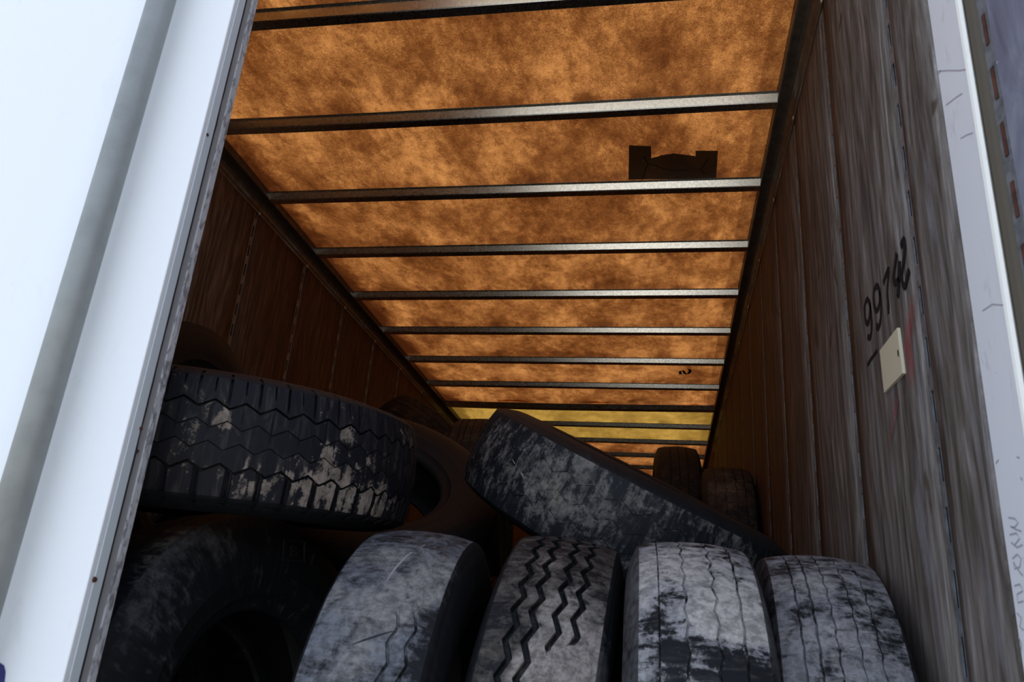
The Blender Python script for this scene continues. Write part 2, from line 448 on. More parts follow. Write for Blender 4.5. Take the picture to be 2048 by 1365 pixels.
def sheet(name, ya, yb, mat, z=ZR):
    V, F = [], []; nx = 40; ny = max(2, int((yb-ya)/0.05))
    for j in range(ny+1):
        for i in range(nx+1):
            x = XL-0.03+(XR-XL+0.06)*i/nx; yy = ya+(yb-ya)*j/ny
            ph = ((yy-BY)/BS) % 1.0
            sag = math.sin(PI*ph)*(0.006*noise.noise((x*1.3, yy*0.9, 3.1))+0.003)
            V.append((x, yy, z+0.001+abs(sag)))
    for j in range(ny):
        for i in range(nx):
            a = j*(nx+1)+i; F.append((a, a+1, a+nx+2, a+nx+1))
    return link(name, mesh(name, V, F, True), mat, ceil)
sheet('roof_sheet', 1.18, BY+BS*8, M['roof'])
sheet('roof_sheet', BY+BS*8, BY+BS*10, M['roof_y'])
sheet('roof_sheet', BY+BS*10, YF, M['roof'])
# brighter ragged strips painted as light leaking at the two torn joints
for ky, seed, wd in ((8, 3, -0.045), (10, 9, 0.03)):
    V, F = [], []; n = 90; yb = BY+BS*ky+(-0.045 if wd < 0 else 0.06)
    for i in range(n+1):
        x = XL+(XR-XL)*i/n
        a = max(0.0, noise.noise((x*2.6, seed, 0)) + 0.35*noise.noise((x*14, seed, 2)))*0.09
        V += [(x, yb, ZR-0.0015), (x, yb+(-a if wd < 0 else a)-0.0005, ZR-0.0015)]
    for i in range(n): F.append((2*i, 2*i+1, 2*i+3, 2*i+2))
    link('torn_edge_leak_light', mesh('torn_edge_leak_light', V, F), M['leak'], ceil)
# tape patch: two upright strips and the scrap between, cracked
dn = Vector((0, 0, -1))
outline = [(1258, 290), (1302, 292), (1302.5, 316), (1330, 309), (1348, 306.5), (1385, 311), (1391, 312), (1391.5, 301), (1436, 301), (1432, 357), (1257, 359)]
pp = [on_z(px, py, ZR-0.002) for px, py in outline]
V = [(p.x, p.y, ZR-0.0035) for p in pp]+[(p.x, p.y, ZR-0.0005) for p in pp]
n = len(pp)
F = [tuple(range(n))]
V = V[:n]
patch = link('tape_patch', mesh('tape_patch', V, F), M['tape'], ceil)
for ln in ([(1285, 357), (1292, 337), (1297, 328), (1310, 331), (1330, 338), (1350, 341), (1380, 340), (1402, 339), (1413, 322), (1418, 315)],
           [(1297, 328), (1290, 317), (1288, 313)], [(1402, 339), (1408, 347), (1418, 350)]):
    ribbon('crack', [on_z(a, b, ZR-0.0035) for a, b in ln], 0.006, dn, M['dark'], patch, 0.0006)
for (a, b, c) in ((1303, 336, 8), (1320, 311, 5), (1372, 311, 4), (1362, 335, 4), (1378, 341, 6), (1412, 350, 6), (1285, 322, 4), (1296, 350, 4), (1340, 353, 10), (1414, 317, 3), (1350, 315, 3)):
    ribbon('tear_leak_light', [on_z(a, b, ZR-0.0035), on_z(a+c, b-1, ZR-0.0035)], 0.0035, dn, M['leak'], patch, 0.0008)  # bright flecks painted as light leaking through small tears
ribbon('black_mark', [on_z(a, b, ZR-0.002) for a, b in ((1361, 748), (1360, 743), (1366, 741), (1369, 746), (1372, 748), (1377, 747), (1381, 742), (1378, 739))], 0.022, dn, M['ink'], ceil, 0.002)

# rear frame: right post, header, sill
post = boxes('trim_3', [(WR+0.003, WR+0.10, YD, Y0-0.001, FL-0.16, ZR+0.12)], M['post'], bevel=0.004)
struct(post, 'scuffed white painted rear door post')
extrude('post_lip', [(WR+0.001, YD+0.004), (WR-0.002, YD-0.001), (WR+0.000, YD-0.006), (WR+0.005, YD-0.009), (WR+0.009, YD-0.004), (WR+0.010, YD+0.004)], 'z', FL-0.1, ZR+0.1, M['lip'], post)
extrude('gasket', [(WR+0.010, YD+0.002), (WR+0.009, YD-0.010), (WR+0.013, YD-0.020), (WR+0.021, YD-0.024), (WR+0.030, YD-0.016), (WR+0.032, YD+0.002)], 'z', FL-0.1, ZR+0.1, M['gasket'], post)
hd = boxes('trim_4', [(WL-0.05, WR+0.10, YD+0.08, Y0-0.002, ZR+0.014, ZR+0.16)], M['post']); struct(hd, 'white header over the door opening')
pl = boxes('trim_5', [(WL-0.10, WL-0.003, YD, Y0-0.001, FL-0.16, ZR+0.12)], M['post']); struct(pl, 'left rear post behind the closed door')

# scribbles on the post near the bottom
nx_ = Vector((-1, 0, 0))
def PB(pts): return [on_x(1880+a*0.34077, 900+b*0.34077, WR+0.003) for a, b in pts]
for ln in ([(405, 400), (440, 405), (462, 430), (440, 455), (415, 450), (450, 470), (478, 480)], [(412, 500), (450, 490), (470, 520), (440, 560), (420, 545), (455, 575), (485, 560)],
           [(428, 640), (455, 615), (478, 640), (470, 690), (440, 700), (432, 660), (470, 720), (488, 740)], [(440, 800), (470, 790), (488, 830), (455, 850), (460, 900), (490, 890)],
           [(455, 960), (480, 990), (470, 1040), (492, 1060)], [(463, 1100), (480, 1140), (478, 1180)], [(330, 80), (345, 60)], [(455, 45), (468, 48)], [(476, 165), (484, 178)]):
    ribbon('pen_mark', PB(ln), 0.0026, nx_, M['pen'], post, 0.0006)
for ln in ([(1872, 143), (1895, 141), (1920, 141), (1932, 139)], [(1922, 277), (1934, 270), (1946, 266)], [(1893, 210), (1915, 193), (1925, 187)], [(1876, 150), (1882, 140)], [(1966, 622), (1985, 609), (2010, 611)]):
    ribbon('scratch', [on_x(a, b, WR+0.003) for a, b in ln], 0.0022, nx_, M['pen'], post, 0.0006)

# right rear door, swung open towards the camera
dr = empty('door_2', (WR+0.022, YD-0.022, 0)); struct(dr, 'right rear door swung open, stained plywood inside')
dr.rotation_euler = (0, 0, math.radians(-80))      # local +x runs along the door away from the hinge
def dbox(name, lst, mat, bevel=0.0): return boxes(name, lst, mat, dr, bevel)
dbox('door_core', [(0.0, 1.22, 0.006, 0.045, FL-0.08, ZR+0.08)], M['white'])
dbox('plywood_lining', [(0.031, 1.21, -0.006, 0.006, FL-0.06, ZR+0.06)], M['door_ply'])
L = []
z = FL-0.05
while z < ZR:
    L.append((0.0110, 0.0190, -0.0045, -0.0025, z, z+0.06)); z += 0.105
dbox('slotted_strip', [(0.002, 0.031, -0.0025, 0.006, FL-0.06, ZR+0.06)], M['strip'])
dbox('rust_slots', L, M['rust'])

# left rear door, closed: outer face towards the camera
dl = empty('door_1', (WL-0.05, YD, 0)); struct(dl, 'closed white left rear door with a lock rod')
XE = -0.886
o = boxes('door_skin', [(0.0, XE-(WL-0.05), 0.0, 0.012, FL-0.09, ZR+0.10)], M['white'], dl, 0.002)
we = XE-(WL-0.05)
boxes('edge_strip', [(we-0.05, we+0.0015, 0.012, 0.034, FL-0.09, ZR+0.10)], M['edge'], dl, 0.001)
boxes('seal_channel', [(we-0.05, we-0.002, 0.034, 0.058, FL-0.09, ZR+0.10)], M['chan'], dl)
boxes('inner_flange', [(we-0.07, we+0.001, 0.058, 0.076, FL-0.09, ZR+0.10)], M['mott'], dl, 0.001)
boxes('door_core', [(0.01, we-0.05, 0.012, 0.07, FL-0.09, ZR+0.10)], M['chan'], dl)
extrude('black_sealant', [(we+0.0005, 0.0345), (we+0.0025, 0.0345), (we+0.0025, 0.0365), (we+0.0005, 0.0365)], 'z', FL-0.05, ZR+0.08, M['dark'], dl, False, 120,
        lambda x, y, z: (x, y+0.002*noise.noise((z*22, 0, 1)), z))
for (a, b, r) in ((280, 858, 0.0045), (273, 903, 0.004), (413, 270, 0.004), (188, 1160, 0.005)):
    p = on_x(a, b, XE)
    bm = bmesh.new(); bmesh.ops.create_cone(bm, cap_ends=True, segments=12, radius1=r, radius2=r*0.7, depth=0.003)
    bmesh.ops.rotate(bm, verts=bm.verts, cent=(0, 0, 0), matrix=Matrix.Rotation(PI/2, 3, 'Y'))
    me = bpy.data.meshes.new('rivet'); bm.to_mesh(me); bm.free()
    link('rivet', me, M['rust'], dl, (we+0.002, p.y-YD, p.z))
boxes('inner_lining', [(0.03, we-0.06, 0.0705, 0.078, FL-0.02, ZR)], M['lining'], dl)
# lock rod with keepers above and below the frame
V, F = [], []; ns = 24; cx = -1.019-(WL-0.05); r = 0.0265
zs = [FL-0.12, ZR+0.13]
bm = bmesh.new(); bmesh.ops.create_cone(bm, cap_ends=True, segments=32, radius1=r, radius2=r, depth=zs[1]-zs[0])
me = bpy.data.meshes.new('lock_rod'); bm.to_mesh(me); bm.free()
for p in me.polygons: p.use_smooth = len(p.vertices) == 4
rod = link('lock_rod', me, M['rod'], dl, (cx, -0.045, (zs[0]+zs[1])/2))
for zc in (FL+0.08, ZR-0.10):
    b = boxes('rod_bracket', [(cx-0.06, cx+0.06, -0.075, -0.0005, zc-0.04, zc+0.04)], M['rod'], dl, 0.006)
# remnant of blue lettering at the lower left
q = [on_y(a, b, YD) for a, b in ((-34, 1332), (0, 1326), (9, 1332), (12, 1345), (9, 1372), (-2, 1390), (-34, 1392))]
V = [(p.x-(WL-0.05), -0.0008, p.z) for p in q]
link('blue_lettering', mesh('blue_lettering', V, [tuple(range(len(V)))]), M['blue'], dl)

# ---------------------------------------------------------------- writing and sticker on the right wall
def strokes(name, label, cat, lines, wd, X=WR-0.004, mat=M['ink']):
    V, F = [], []
    for ln in lines:
        pts = [on_x(a, b, X) for a, b in ln]
        sm = []
        for i in range(len(pts)-1):
            for t_ in range(4):
                p0 = pts[max(i-1, 0)]; p1 = pts[i]; p2 = pts[i+1]; p3 = pts[min(i+2, len(pts)-1)]; t = t_/4
                sm.append(0.5*((2*p1)+(p2-p0)*t+(2*p0-5*p1+4*p2-p3)*t*t+(3*p1-p0-3*p2+p3)*t**3))
        sm.append(pts[-1])
        b0 = len(V); nseg = len(sm)
        for i, p in enumerate(sm):
            d = (sm[min(i+1, nseg-1)]-sm[max(i-1, 0)]).normalized(); s = d.cross(nx_).normalized()
            h = wd*0.5*(0.85+0.3*noise.noise((i*0.7, p.y*30, p.z*30)))
            V += [p+s*h, p-s*h, p+s*h+Vector((0.0015, 0, 0)), p-s*h+Vector((0.0015, 0, 0))]
        for i in range(nseg-1):
            a = b0+4*i; F += [(a, a+1, a+5, a+4), (a+2, a+6, a+7, a+3), (a, a+4, a+6, a+2), (a+1, a+3, a+7, a+5)]
    o = link(name, mesh(name, V, F), mat)
    return tag(o, label, cat)
def C5(pts): return [(1640+a*0.29297, 420+b*0.29297) for a, b in pts]
num = strokes('marker_number', 'black handwritten number 99742 on the weathered right plywood wall', 'writing', [
    C5([(340, 640), (322, 612), (304, 660), (308, 750), (326, 775), (342, 700), (340, 640), (350, 740), (350, 830), (338, 872), (322, 868)]),
    C5([(408, 560), (390, 520), (366, 560), (368, 650), (388, 690), (406, 630), (408, 560), (416, 660), (412, 750), (398, 805), (382, 790)]),
    C5([(430, 500), (448, 450), (466, 405), (462, 480), (458, 560), (464, 640), (466, 710)]),
    C5([(520, 300), (506, 400), (500, 470), (512, 500), (540, 470), (556, 430)]),
    C5([(540, 350), (536, 440), (532, 530), (528, 600)]),
    C5([(548, 250), (566, 205), (574, 250), (570, 330), (556, 430), (560, 500), (578, 520), (592, 460), (604, 410)]),
], 0.017)
dash = strokes('marker_dash', 'short slanting dark stroke left of the cream sticker', 'writing', [C5([(322, 1060), (345, 1022), (368, 990), (388, 962)])], 0.011)
# cream sticker plate
q = [on_x(a, b, WR-0.007) for a, b in ((1795, 656), (1760, 702), (1769, 786), (1806, 747))]
V = [(WR-0.008, p.y, p.z) for p in q]+[(WR-0.001, p.y, p.z) for p in q]
o = link('cream_plate', mesh('cream_plate', V, [(0, 1, 2, 3), (7, 6, 5, 4), (0, 4, 5, 1), (1, 5, 6, 2), (2, 6, 7, 3), (3, 7, 4, 0)]), M['cream'])
tag(o, 'small blank cream rectangular plate fixed to the grey plywood below the number', 'plate')
nrm = Vector((-1, 0, 0))
ch = ribbon('chip', [on_x(a, b, WR-0.008) for a, b in ((1796, 703), (1797, 711))], 0.008, nrm, M['dark'], o, 0.0005)
# red paint trace: soft edged film on the wall
def film(name, label, cat, quadlist, X):
    V, F, A = [], [], []
    for (pts, wd) in quadlist:
        P_ = [on_x(a, b, X) for a, b in pts]; n = len(P_); b0 = len(V)
        for i, p in enumerate(P_):
            e = 1-abs(2*i/(n-1)-1)**2
            for j in range(5):
                V.append(p+Vector((0, (j-2)/2*wd*0.5, 0))); A.append(e*(1-abs((j-2)/2))**0.6)
        for i in range(n-1):
            for j in range(4):
                a = b0+5*i+j; F.append((a, a+1, a+6, a+5))
    me = bpy.data.meshes.new(name); me.from_pydata([tuple(v) for v in V], [], F)
    at = me.attributes.new('mud', 'FLOAT', 'POINT'); at.data.foreach_set('value', A)
    return tag(link(name, me, M['red']), label, cat)
film('red_paint_smear', 'faded red paint smear beside and under the cream plate', 'paint mark',
     [([(1824, 580), (1822, 620), (1818, 660), (1816, 700), (1822, 740), (1828, 780)], 0.085), ([(1792, 788), (1793, 815), (1787, 845), (1780, 875), (1778, 905)], 0.035),
      ([(1778, 770), (1784, 800), (1786, 825), (1782, 850)], 0.03)], WR-0.0065)

# ---------------------------------------------------------------- tires
def tri(x): x = x % 1.0; return 4*abs(x-0.5)-1
BEAD = 0.286
def tyre_frame(c, yaw, tilt, spin=0.0):
    a = Vector((math.cos(yaw)*math.cos(tilt), math.sin(yaw)*math.cos(tilt), math.sin(tilt)))
    t = Vector((0, 0, 1)) if abs(a.z) < 0.9 else Vector((0, 1, 0))
    e1 = (t-a*t.dot(a)).normalized(); e2 = a.cross(e1)
    # local x = axle, local z = e1, local y = -e2 (right handed)
    y = e1.cross(a)
    m = Matrix(((a.x, y.x, e1.x, c[0]), (a.y, y.y, e1.y, c[1]), (a.z, y.z, e1.z, c[2]), (0, 0, 0, 1)))
    return m @ Matrix.Rotation(spin, 4, 'X')
def crown(u, R, wt, dr=0.013): return R-dr*(abs(u)/(wt/2))**2.2
def lathe(name, prof_fn, us, thetas, mudf, mat, parent, closed_u=False):
    """prof_fn(i_u, theta) -> (x, r)"""
    nu, nt = len(us), len(thetas)
    V, U, A = [], [], []
    for th in thetas:
        for i in range(nu):
            x, r_ = prof_fn(i, th)
            V.append((x, r_*math.sin(th), r_*math.cos(th)))
    for v in V: A.append(mudf(v) if mudf else 0.0)
    F, UV = [], []
    for j in range(nt):
        k = (j+1) % nt
        t0 = thetas[j]; t1 = thetas[k] if k else 2*PI
        for i in range(nu-1):
            F.append((j*nu+i, j*nu+i+1, k*nu+i+1, k*nu+i))
            a, b = i/(nu-1), (i+1)/(nu-1)
            UV += [(a*0.3, t0*0.5), (b*0.3, t0*0.5), (b*0.3, t1*0.5), (a*0.3, t1*0.5)]
    me = bpy.data.meshes.new(name); me.from_pydata(V, [], F)
    uv = me.uv_layers.new(name='UVMap'); uv.data.foreach_set('uv', [c for p in UV for c in p])
    at = me.attributes.new('mud', 'FLOAT', 'POINT'); at.data.foreach_set('value', A)
    me.polygons.foreach_set('use_smooth', [True]*len(me.polygons))
    me.set_sharp_from_angle(angle=math.radians(38))
    me.materials.append(mat)
    return link(name, me, None, parent)

def tyre(label, c, yaw, tilt, R=0.515, wd=0.29, kind='rib', mat=None, side_mat=None, blobs=(), base=0.0, side_base=-0.1, spin=0.0, name='truck_tire', fade=None, seed=0, group=None, hidden=False, sblobs=(), marks=(), letters=()):
    m = tyre_frame(c, yaw, tilt, 0.0)
    root = empty(name); root.matrix_world = m
    tag(root, label, 'tire', group)
    inv = m.inverted()
    s = wd/0.29; wt = 0.232*s
    def hit(px, py, rad):
        o = inv @ Vector((0, 0, 0)); d = (inv.to_3x3() @ ray(px, py)).normalized()
        a_ = d.y**2+d.z**2; b_ = 2*(o.y*d.y+o.z*d.z); c_ = o.y**2+o.z**2-rad**2
        disc = b_*b_-4*a_*c_
        t = (-b_-math.sqrt(max(disc, 0)))/(2*a_)
        return o+d*t
    def hitside(px, py):
        o = inv @ Vector((0, 0, 0)); d = (inv.to_3x3() @ ray(px, py)).normalized()
        sg = 1 if o.x > 0 else -1
        return o+d*((sg*0.135*s-o.x)/d.x)
    B = [(hit(px, py, R-0.004), r_, st) for px, py, r_, st in blobs]
    SB = [(hitside(px, py), r_, st) for px, py, r_, st in sblobs]
    def mudf(v):
        val = base; q = Vector(v)
        if crown(q.x, R, wt)-math.hypot(q.y, q.z) > 0.0035 and abs(q.x) < wt/2-0.001: val -= 0.4 if kind in ('zig', 'lug') else 0.05
        for p, r_, st in B+SB:
            e = (q-p).length_squared/(r_*r_)
            if e < 6: val += st*math.exp(-e)
        return val
    def smud(v):
        val = side_base; q = Vector(v)
        for p, r_, st in B+SB:
            e = (q-p).length_squared/(r_*r_)
            if e < 6: val += st*math.exp(-e)
        return val
    # grooves: (u, half width, depth, amplitude, pitches)
    G = {'zig': [(-0.062, 0.0068, 0.014, 0.0080, 46), (-0.024, 0.0072, 0.014, 0.0080, 46), (0.024, 0.0068, 0.014, 0.0080, 46), (0.062, 0.0068, 0.014, 0.0080, 46)],
         'rib': [(-0.078, 0.0016, 0.006, 0.0, 50), (-0.028, 0.0022, 0.004, 0.003, 44), (0.028, 0.0024, 0.005, 0.004, 44), (0.074, 0.0026, 0.008, 0.0015, 44)],
         'rib2': [(-0.074, 0.0022, 0.008, 0.0012, 60), (-0.045, 0.0024, 0.008, 0.0012, 60), (-0.01, 0.0018, 0.005, 0.002, 60), (0.03, 0.0014, 0.004, 0.002, 60), (0.066, 0.0014, 0.004, 0.002, 60)],
         'bald': [(0.045, 0.0035, 0.006, 0.006, 46), (0.080, 0.0030, 0.007, 0.006, 46)],
         'lug': [(-0.062, 0.0028, 0.012, 0.0080, 54), (-0.020, 0.0014, 0.005, 0.0080, 54), (0.022, 0.0014, 0.005, 0.0080, 54), (0.062, 0.0028, 0.012, 0.0080, 54)],
         'slick': [(-0.055, 0.0016, 0.003, 0.010, 40), (0.0, 0.0016, 0.002, 0.010, 40), (0.055, 0.0016, 0.003, 0.010, 40)],
         'plain': [(-0.05, 0.003, 0.008, 0.0, 40), (0.0, 0.003, 0.008, 0.0, 40), (0.05, 0.003, 0.008, 0.0, 40)]}[kind]
    pitch = G[0][4]
    lug = kind == 'lug'
    if hidden: thetas = [2*PI*i/96 for i in range(96)]
    elif lug:
        fr = [0, .022, .036, .110, .124, .30, .5, .530, .540, .585, .595, .80]
        thetas = [2*PI*(k+q)/pitch for k in range(pitch) for q in fr]
    else: thetas = [2*PI*i/(pitch*8) for i in range(pitch*8)]
    cols = []                          # (u, groove index or None, relative depth)
    hw = wt/2
    cols.append((-hw, None, 0, 0))
    prev = -hw
    for gi, (gu, gh, gd, ga, gp) in enumerate(G):
        gu *= s
        gap = gu-gh-prev
        for q in (0.06, 0.35, 0.65, 0.94):
            cols.append((prev+gap*q, gi, 0, q))
        cols += [(gu-gh, gi, 0, 1), (gu-gh*0.7, gi, 1, 1), (gu+gh*0.7, gi, 1, 1), (gu+gh, gi, 0, 1)]
        prev = gu+gh
    gap = hw-prev
    for q in (0.06, 0.35, 0.65, 0.94): cols.append((prev+gap*q, len(G), 0, q))
    cols.append((hw, None, 0, 0))
    rg = random.Random(seed)
    def amp(gi, th):
        if gi is None or gi < 0 or gi >= len(G): return 0.0
        return G[gi][3]*tri(th/(2*PI)*pitch+(0.5 if gi % 2 and lug else 0))
    def fd(x, th):
        q_ = crown(x, R, wt); v = mudf((x, q_*math.sin(th), q_*math.cos(th)))-base
        e = min(1.0, max(0.0, (v-0.30)/0.10))
        return (1-e)*(fade(th) if fade else 1.0)
    def tp(i, th):
        u, gi, dp, q = cols[i]
        if gi is None: a = 0.0
        elif q == 1: a = amp(gi, th)
        else: a = amp(gi-1, th)*(1-q)+amp(gi, th)*q
        x = u+a*s
        r_ = crown(x, R, wt)
        d = 0.0
        if dp and gi is not None and gi < len(G): d = G[gi][2]*fd(x, th)
        if lug and not hidden:
            ph = (th/(2*PI)*pitch+(0.0 if x > 0 else 0.5)) % 1.0
            if abs(x) > 0.066*s:
                if 0.034 <= ph <= 0.112: d = max(d, 0.012)
                if 0.538 <= ph <= 0.587 and abs(x) > 0.100*s: d = max(d, 0.007)
            elif abs(x) < 0.058*s:
                if 0.538 <= ph <= 0.587: d = max(d, 0.003)
        r_ -= d
        r_ += 0.0012*noise.noise((x*20, th*6, seed))
        return x, r_
    mt = mat or M['rub']
    lathe('tread', tp, cols, thetas, mudf, mt, root)
    sm = side_mat or M['rub_side']
    th2 = [2*PI*i/120 for i in range(120)] if not hidden else [2*PI*i/64 for i in range(64)]
    for sg in (1, -1):
        pr = [(hw, crown(hw, R, wt)), (hw+0.006, R-0.018), (hw+0.011*s, R-0.030), (hw+0.0125*s, R-0.034), (hw+0.0145*s, R-0.036), (0.136*s, R-0.055), (0.142*s, R-0.075), (0.145*s, R-0.10),
              (0.1445*s, R-0.125), (0.141*s, R-0.147), (0.1415*s, R-0.150), (0.139*s, R-0.154), (0.130*s, R-0.18), (0.124*s, R-0.192), (0.1235*s, R-0.197), (0.117*s, R-0.2), (0.108*s, BEAD+0.016), (0.104*s, BEAD+0.006), (0.098*s, BEAD), (0.088*s, BEAD-0.002), (0.08*s, BEAD+0.004)]
        def sp(i, th, pr=pr, sg=sg):
            x, r_ = pr[i]
            if lug and not hidden and i in (1, 2, 3):
                ph = (th/(2*PI)*pitch+(0.0 if sg > 0 else 0.5)) % 1.0
                if 0.034 <= ph <= 0.112: r_ -= 0.009
            return sg*x, r_
        tt = thetas if lug and not hidden else th2
        lathe('sidewall', sp, pr, tt, smud, sm, root)
    pi_ = [(-0.08*s, BEAD+0.004), (-0.085*s, BEAD+0.03), (-0.105*s, 0.35), (-0.122*s, R-0.13), (-0.124*s, R-0.09), (-0.110*s, R-0.045), (-0.085*s, R-0.030), (0.0, R-0.026),
           (0.085*s, R-0.030), (0.110*s, R-0.045), (0.124*s, R-0.09), (0.122*s, R-0.13), (0.105*s, 0.35), (0.085*s, BEAD+0.03), (0.08*s, BEAD+0.004)]
    for ln, wdm, mk in marks:
        L = [hit(a, b, R-0.0005) for a, b in ln]; Vv, Ff = [], []
        for i, p in enumerate(L):
            rr_ = crown(p.x, R, wt)+0.0006; k_ = rr_/math.hypot(p.y, p.z); p = Vector((p.x, p.y*k_, p.z*k_))
            d = (L[min(i+1, len(L)-1)]-L[max(i-1, 0)]).normalized(); sd_ = d.cross(Vector((0, p.y, p.z)).normalized()).normalized()
            h = wdm*0.5*(0.35 if i in (0, len(L)-1) else 1)
            Vv += [p+sd_*h, p-sd_*h]
        for i in range(len(L)-1): Ff.append((2*i, 2*i+1, 2*i+3, 2*i+2))
        mm = bpy.data.meshes.new('gouge'); mm.from_pydata([tuple(v) for v in Vv], [], Ff)
        link('gouge', mm, mk, root)
    if letters:
        Vv, Ff = [], []
        for ln in letters:
            L = []
            for a, b in ln:
                p = hitside(a, b); r0 = math.hypot(p.y, p.z)
                xs_ = 0.1445 if r0 > R-0.13 else 0.1415
                L.append(Vector((xs_+0.0022, p.y, p.z)))
            for i in range(len(L)-1):
                p, q = L[i], L[i+1]; d = (q-p).normalized(); sd_ = d.cross(Vector((1, 0, 0)))*0.0014
                b0 = len(Vv); dx = Vector((0.006, 0, 0))
                p = p-d*0.0015; q = q+d*0.0015
                Vv += [p+sd_, p-sd_, q-sd_, q+sd_, p+sd_-dx, p-sd_-dx, q-sd_-dx, q+sd_-dx]
                Ff += [tuple(b0+j for j in f_) for f_ in ((0, 1, 2, 3), (0, 4, 5, 1), (1, 5, 6, 2), (2, 6, 7, 3), (3, 7, 4, 0))]
        mm = bpy.data.meshes.new('raised_lettering'); mm.from_pydata([tuple(v) for v in Vv], [], Ff)
        link('raised_lettering', mm, M['letter'], root)
    lathe('inner_liner', lambda i, th: pi_[i], pi_, [2*PI*i/72 for i in range(72)], None, M['liner'], root)
    return root

M['rub'] = mat_tyre('rubber_dusty', (0.06, 0.052, 0.045), (0.10, 0.09, 0.08))
M['rub_side'] = mat_tyre('rubber_sidewall', (0.07, 0.07, 0.078), (0.10, 0.10, 0.105))
M['letter'] = plain('lettering_rubber', (0.022, 0.022, 0.026), 0.45)
M['gouge'] = plain('gouged_rubber', (0.012, 0.012, 0.016), 0.7)
M['scuff'] = plain('pale_scuff', (0.30, 0.29, 0.28), 0.9)
M['liner'] = plain('inner_liner_rubber', (0.010, 0.010, 0.011), 0.6)
M['rub_a'] = mat_tyre('rubber_blue_grey_dust', (0.19, 0.20, 0.23), (0.29, 0.28, 0.27), 0.5, 0.16)
M['rub_b'] = mat_tyre('rubber_clay_patches', (0.125, 0.108, 0.098), (0.34, 0.305, 0.285), 0.5, 0.14)
M['rub_c'] = mat_tyre('rubber_pale_clay', (0.36, 0.36, 0.38), (0.52, 0.49, 0.46), 0.5, 0.08)
M['rub_d'] = mat_tyre('rubber_grey_dust', (0.28, 0.285, 0.31), (0.36, 0.35, 0.35), 0.5, 0.13)
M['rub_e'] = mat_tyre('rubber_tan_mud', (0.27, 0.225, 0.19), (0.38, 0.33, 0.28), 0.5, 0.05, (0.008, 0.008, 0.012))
M['rub_f'] = mat_tyre('rubber_scraped', (0.20, 0.19, 0.185), (0.30, 0.275, 0.24), 0.5, 0.12, (0.010, 0.012, 0.017))
M['rub_g'] = mat_tyre('rubber_brown_dust', (0.075, 0.05, 0.038), (0.14, 0.10, 0.075), 0.5, 0.15)

# bottom row, standing on the floor
tyre('black front row tire beside the white door, round hole facing out, B on sidewall', (-0.995, 1.865, -0.258), -0.20, 0.14, 0.515, kind='plain', mat=M['rub_f'],
     blobs=((370, 1060, 0.08, 0.22), (300, 1130, 0.06, 0.18), (330, 1090, 0.05, 0.15)), base=-0.24, side_base=-0.15, seed=1,
     letters=([(562, 1082), (604, 1084), (602, 1125), (558, 1121), (562, 1082)], [(577, 1094), (575, 1113)], [(577, 1094), (585, 1095), (586, 1100), (576, 1103)], [(576, 1103), (587, 1106), (587, 1111), (575, 1113)], [(622, 1112), (615, 1132), (631, 1136)]),
     sblobs=((300, 1230, 0.05, 0.18), (350, 1190, 0.015, 0.3), (430, 1085, 0.03, 0.2)))
tyre('worn bald tire with blue-grey dust, second in the front row right of the holed tire', (-0.562, 1.885, -0.272), 0.075, -0.045, 0.512, wd=0.27, kind='bald', mat=M['rub_a'], fade=lambda th: 1.0 if math.cos(th) < 0.62 and math.sin(th) < 0 else 0.12,
     blobs=((780, 1110, 0.10, 0.04), (740, 1280, 0.12, 0.10), (850, 1180, 0.07, 0.12), (700, 1200, 0.1, 0.04), (885, 1235, 0.035, -0.3), (865, 1330, 0.05, -0.3), (840, 1290, 0.02, -0.15), (900, 1130, 0.06, 0.1)),
     base=0.0, side_base=-0.20, seed=2, marks=(([(705, 1290), (730, 1281), (760, 1271), (785, 1263)], 0.004, M['gouge']), ([(773, 1163), (792, 1136), (815, 1112), (850, 1090)], 0.005, M['scuff'])))
tyre('tire with four deep zigzag grooves and clay patches, middle of the front row', (-0.271, 1.99, -0.258), 0.046, -0.105, 0.515, wd=0.27, kind='zig', mat=M['rub_b'],
     blobs=((1130, 1325, 0.075, 0.40), (1200, 1355, 0.05, 0.36), (1080, 1355, 0.045, 0.2), (1060, 1180, 0.05, 0.08), (1120, 1200, 0.06, 0.06), (985, 1230, 0.06, -0.14), (1180, 1260, 0.05, 0.06)), base=-0.02, side_base=-0.18, seed=3)
tyre('tire thickly caked with pale clay, second from the right in the front row', (0.048, 1.915, -0.265), 0.042, -0.005, 0.514, wd=0.275, kind='rib', mat=M['rub_c'],
     blobs=((1450, 1200, 0.12, 0.14), (1340, 1110, 0.08, 0.12), (1500, 1270, 0.08, 0.16), (1430, 1345, 0.06, -0.22), (1268, 1160, 0.05, 0.14), (1262, 1300, 0.05, 0.12), (1315, 1240, 0.03, -0.16), (1320, 1310, 0.04, -0.18), (1540, 1355, 0.05, -0.22), (1490, 1335, 0.04, -0.2), (1385, 1330, 0.025, 0.2)), base=0.0, side_base=0.06, seed=4)
tyre('grey dusty tire with fine straight grooves, rightmost of the front row beside the right wall', (0.331, 2.055, -0.262), -0.03, -0.012, 0.514, wd=0.275, kind='rib2', mat=M['rub_d'],
     blobs=((1600, 1170, 0.08, 0.06), (1620, 1300, 0.12, 0.06), (1560, 1140, 0.03, -0.14), (1590, 1230, 0.03, -0.10), (1770, 1250, 0.08, -0.06)), base=0.03, side_base=-0.04, seed=5)
